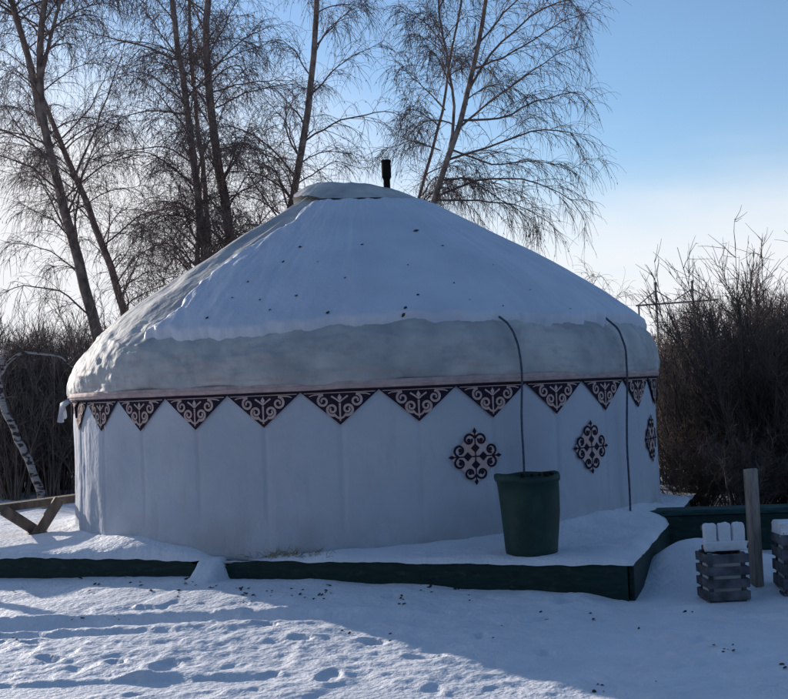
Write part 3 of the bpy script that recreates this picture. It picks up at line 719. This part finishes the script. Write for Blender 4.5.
birch('birch_tree', [stem([(262, 470), (276, 300), (290, 207), (303, 150), (310, 90), (315, 40), (319, -10), (326, -120), (330, -220)], 23.5, .135, .028)],
      'bare birch rising straight behind the left shoulder of the roof crown', G1, 50, 3.1, [px_path([(311, 95), (345, 60), (385, 40)], 23.5, .1), px_path([(306, 140), (340, 120), (390, 110), (415, 125)], 23.5, -.1), px_path([(300, 160), (285, 120), (262, 95)], 23.5, .1), px_path([(316, 45), (345, 15), (375, -5)], 23.5, .1), px_path([(296, 185), (335, 160), (365, 170)], 23.5, .1)], tmin=.18, dens=1.05)
T6 = 22.
birch('birch_tree', [stem([(404, 470), (415, 330), (433, 205), (447, 165), (458, 128), (470, 88), (479, 40), (487, -8), (498, -110), (505, -190)], T6, .105, .022), stem([(405, 470), (407, 320), (418, 198), (431, 155), (444, 108), (450, 55), (462, 0), (468, -90)], T6+.6, .06, .015), stem([(438, 190), (450, 150), (455, 110), (448, 62), (440, 20), (434, -50)], T6, .045, .012)],
      'rightmost bare birch with long drooping boughs reaching over the roof slope', G1, 17, 2.3,
      [px_path([(456, 132), (490, 105), (530, 80), (575, 52), (606, 45)], T6, -.1), px_path([(448, 160), (490, 148), (545, 130), (590, 130), (606, 160)], T6, .1), px_path([(438, 196), (480, 180), (535, 178), (585, 195), (603, 214)], T6, -.12), px_path([(468, 95), (500, 50), (545, 15), (590, -5), (612, 30)], T6, .12),
       px_path([(478, 50), (515, 10), (560, -25), (600, -20)], T6, -.1), px_path([(462, 120), (505, 120), (550, 100), (600, 90), (618, 105)], T6, .15), px_path([(452, 150), (500, 165), (550, 160), (590, 170)], T6, .05), px_path([(436, 200), (480, 200), (530, 205), (570, 225)], T6, .1), px_path([(474, 70), (530, 50), (580, 20), (612, 12)], T6, .05), px_path([(442, 180), (470, 178), (510, 200), (548, 222)], T6, -.1), px_path([(446, 110), (415, 80), (395, 60)], T6, .1), px_path([(440, 150), (410, 140), (385, 150)], T6, .1)], tmin=.2, twigs=12, dens=1.25, pull=.14, x_pull=1.4)
birch('birch_tree', [stem([(560, 470), (562, 400), (566, 350), (572, 320), (580, 296)], 27, .04, .012)], 'small bare tree with only its twig tips showing above the right roof slope', G1, 16, 1.6,
      [px_path([(572, 325), (590, 290), (600, 272)], 27, .05), px_path([(570, 330), (610, 300), (625, 296)], 27, .05)], tmin=.3, dens=.7)
# leaning white birch at the left edge
lb = birch('birch_tree', [stem([(48, 520), (40, 490), (26, 455), (12, 425), (2, 405), (-3, 375), (6, 350)], 16.5, .074, .04), stem([(2, 405), (-3, 380), (8, 362), (22, 352), (60, 356), (78, 372)], 16.5, .035, .008)],
           'short white birch trunk with black marks leaning left by the picture edge', None, 6, .9, bark='whitebark', dens=.5, zmin=1.6, twigs=4)

# ------------------------------------------------------------ thicket
def shrub_mesh(i, h, n, spread, tw):
    rs_ = rng.uniform(0, .32, n); az = rng.uniform(0, 2*PI, n)
    st = np.stack([rs_*np.cos(az), rs_*np.sin(az), np.full(n, -.1)], 1)
    dv = np.stack([np.cos(az)*spread*rng.random(n)*1.3, np.sin(az)*spread*rng.random(n)*1.3, np.ones(n)], 1)
    ln = h*(rng.uniform(.5, 1.0, n)+.28*(rng.random(n) < .12)); A_ = grow(st, dv, ln, 10, .055, 0, .02)
    parts = [tubes(A_, (.012+.004*rng.random((n, 1)))*(1-.75*np.linspace(0, 1, 10)[None]), 4)]
    t = rng.uniform(.27, .97, (n, tw)); p, d = sample(A_, t); p = p.reshape(-1, 3); d = d.reshape(-1, 3)
    l2 = (rng.uniform(.3, .95, t.shape)*(1.05-t*.55)).ravel(); dv = d+rng.normal(0, .42, d.shape); dv[:, 2] += .15
    B2 = grow(p, dv, l2, 6, .10, 0, .05); parts.append(tubes(B2, np.broadcast_to(.0065*(1-.6*np.linspace(0, 1, 6)[None]), B2.shape[:2]), 3))
    t = rng.uniform(.2, 1, (len(B2), 3)); p, d = sample(B2, t); p = p.reshape(-1, 3); d = d.reshape(-1, 3)
    dv = d+rng.normal(0, .5, d.shape); C2 = grow(p, dv, rng.uniform(.12, .4, len(p)), 4, .12, 0, .04)
    parts.append(tubes(C2, np.broadcast_to(.0045*(1-.5*np.linspace(0, 1, 4)[None]), C2.shape[:2]), 3))
    return merge(parts)
SH = []
for i in range(6):
    v, f = shrub_mesh(i, 3.0, 38, .36, 18); SH.append((v, f))
proto = []
def shrub(x, y, s, i, label, group, cat='shrub', name='shrub', sz=1.):
    if len(proto) <= i:
        o = mesh(name, *SH[i], M['shrub'], None, False); proto.append(o)
    else:
        o = proto[i].copy(); C.objects.link(o)
    o.name = name
    o.location = (x, y, gz_at(x, y)); o.rotation_euler = (rng.normal(0, .03), rng.normal(0, .03), rng.uniform(0, 6.28)); o.scale = (s*sz, s*sz, s)
    tag(o, label, cat, group); return o
cnt = 0
ROWS = ('front', 'second', 'third', 'fourth', 'rearmost')
SIDE = ('close to the yurt', 'behind the pale post', 'at right picture edge')
SIDE2 = ('at left picture edge', 'behind the leaning birch', 'close to the yurt')
for row, (yy, x0, x1, step) in enumerate(((15.6, 4.0, 9.2, .62), (17.0, 4.2, 10.2, .66), (18.6, 4.6, 11.5, .72), (20.6, 5.2, 13, .85), (23, 5.8, 14.5, 1.0))):
    x = x0; x0_ = x0
    while x < x1:
        hs = np.interp(394+x/yy*F, [640, 670, 700, 740, 790], [.56, .70, .90, 1.0, .96])*rng.uniform(.9, 1.12)*(yy/16.5)**.72
        shrub(x+rng.uniform(-.2, .2), yy+rng.uniform(-.5, .5), hs, cnt % 6, 'leafless brown shrub, %s row of right thicket, %s' % (ROWS[row], SIDE[int(min(2, 3*(x-x0_)/(x1-x0_)))]), 'leafless shrubs of the right thicket'); cnt += 1; x += step
for row, (yy, x0, x1, step) in enumerate(((20.5, -7.9, -4.6, .55), (21.8, -8.4, -4.9, .6), (23.2, -8.9, -4.6, .65), (25.0, -9.6, -4.6, .75), (28, -10.8, -4, .9))):
    x = x0; x0_ = x0
    while x < x1:
        hs = rng.uniform(.82, 1.06)*(yy/21)**.9
        shrub(x+rng.uniform(-.2, .2), yy+rng.uniform(-.4, .4), hs, cnt % 6, 'leafless dark shrub, %s row of left thicket, %s' % (ROWS[row], SIDE2[int(min(2, 3*(x-x0_)/(x1-x0_)))]), 'leafless shrubs of the left thicket'); cnt += 1; x += step
for i, (x, y) in enumerate(((3.75, 14.5), (4.25, 14.2), (4.7, 14.6), (5.1, 14.1), (5.5, 14.5), (4.0, 15.1), (4.9, 15.2), (5.9, 14.6))):
    shrub(x, y, .30+.05*(i % 3), (i*5) % 6, 'low dark scrub in the snow behind the green bench', 'low scrub behind the green bench', sz=1.9)
# ------------------------------------------------------------ power line pole far behind
q = P(679, 376, 60); pl = tag(empty('power_pole', (q.x, q.y, 0)), 'distant twin-legged power line pole with a crossarm above the right thicket', 'power pole')
zt = 1.787+(376-284)/F*60
for x in (-1.0, .95):
    b = MB(); b.tube([(x, 0, 0), (x, 0, zt-(0 if x < 0 else -.1))], .06, 8); b.build('pole', M['far'], pl)
    b = MB(); b.tube([(x, 0, zt), (x, 0, zt+.14)], .09, 8); b.build('insulator', M['far'], pl)
b = MB(); b.box((.1, 0, zt-1.0), (4.4, .09, .09), Matrix.Rotation(-.03, 3, 'Y')); b.build('crossarm', M['far'], pl)
for (a, c_) in (((-1.9, 0, zt-1.0), (-1.0, 0, zt-.3)), ((-1.0, 0, zt-.3), (-.2, 0, zt-.85)), ((.95, 0, zt-.3), (.0, 0, zt-.85)), ((.95, 0, zt-.3), (2.1, 0, zt-1.0))):
    b = MB(); b.tube([a, c_], .03, 5); b.build('brace', M['far'], pl)
b = MB(); b.tube([(-1.95, 0, zt-1.0), (-1.95, 0, zt-1.7)], .05, 6); b.build('insulator', M['far'], pl)
# far wood on the skyline
v = []; 
parts = []
n = 5200
x = rng.uniform(-150, 150, n); y = rng.uniform(110, 150, n)
A_ = grow(np.stack([x, y, np.zeros(n)], 1), np.stack([rng.normal(0, .12, n), rng.normal(0, .12, n), np.ones(n)], 1), rng.uniform(3, 7, n)*(.8+.25*np.sin(x*.07)), 5, .06)
parts.append(tubes(A_, np.broadcast_to(np.array([.12, .1, .08, .05, .02]), A_.shape[:2]), 3))
t = rng.uniform(.2, .95, (n, 7)); p, d = sample(A_, t); p = p.reshape(-1, 3); d = d.reshape(-1, 3)
B2 = grow(p, d+rng.normal(0, .4, d.shape), rng.uniform(.6, 1.9, len(p)), 4, .1, 0, .08); parts.append(tubes(B2, np.broadcast_to(np.array([.05, .04, .03, .02]), B2.shape[:2]), 3))
v, f = merge(parts); fw = mesh('far_wood', v, f, M['twig'], None, False); tag(fw, 'low dark bare wood along the skyline', 'wood', kind='stuff')

# unseen firs added behind the camera to block low sky and darken the yurt
v = []; f = []
for i in range(90):
    a = math.radians(rng.uniform(95, 265)); d_ = rng.uniform(17, 30); h_ = rng.uniform(9, 15); r0 = h_*rng.uniform(.20, .27)
    x0, y0 = math.sin(a)*d_, math.cos(a)*d_
    for t_ in range(7):
        zb = h_*(.06+.13*t_); rt = r0*(1-t_/7.6); k = 14; b0_ = len(v)
        v.append((x0, y0, zb+h_*.22))
        for q in range(k):
            an = 2*PI*q/k+t_; rj = rt*(.7+.5*rng.random()); v.append((x0+rj*math.cos(an), y0+rj*math.sin(an), zb-.3*rng.random()))
        f += [(b0_, b0_+1+q, b0_+1+(q+1) % k) for q in range(k)]
M['fir'] = mat('fir_green', (.035, .05, .03), .9, (.02, .03, .02), 3)
tag(mesh('wood', v, f, M['fir'], None, False), 'unseen dark firs added behind the camera to block low sky light', 'wood', kind='stuff')
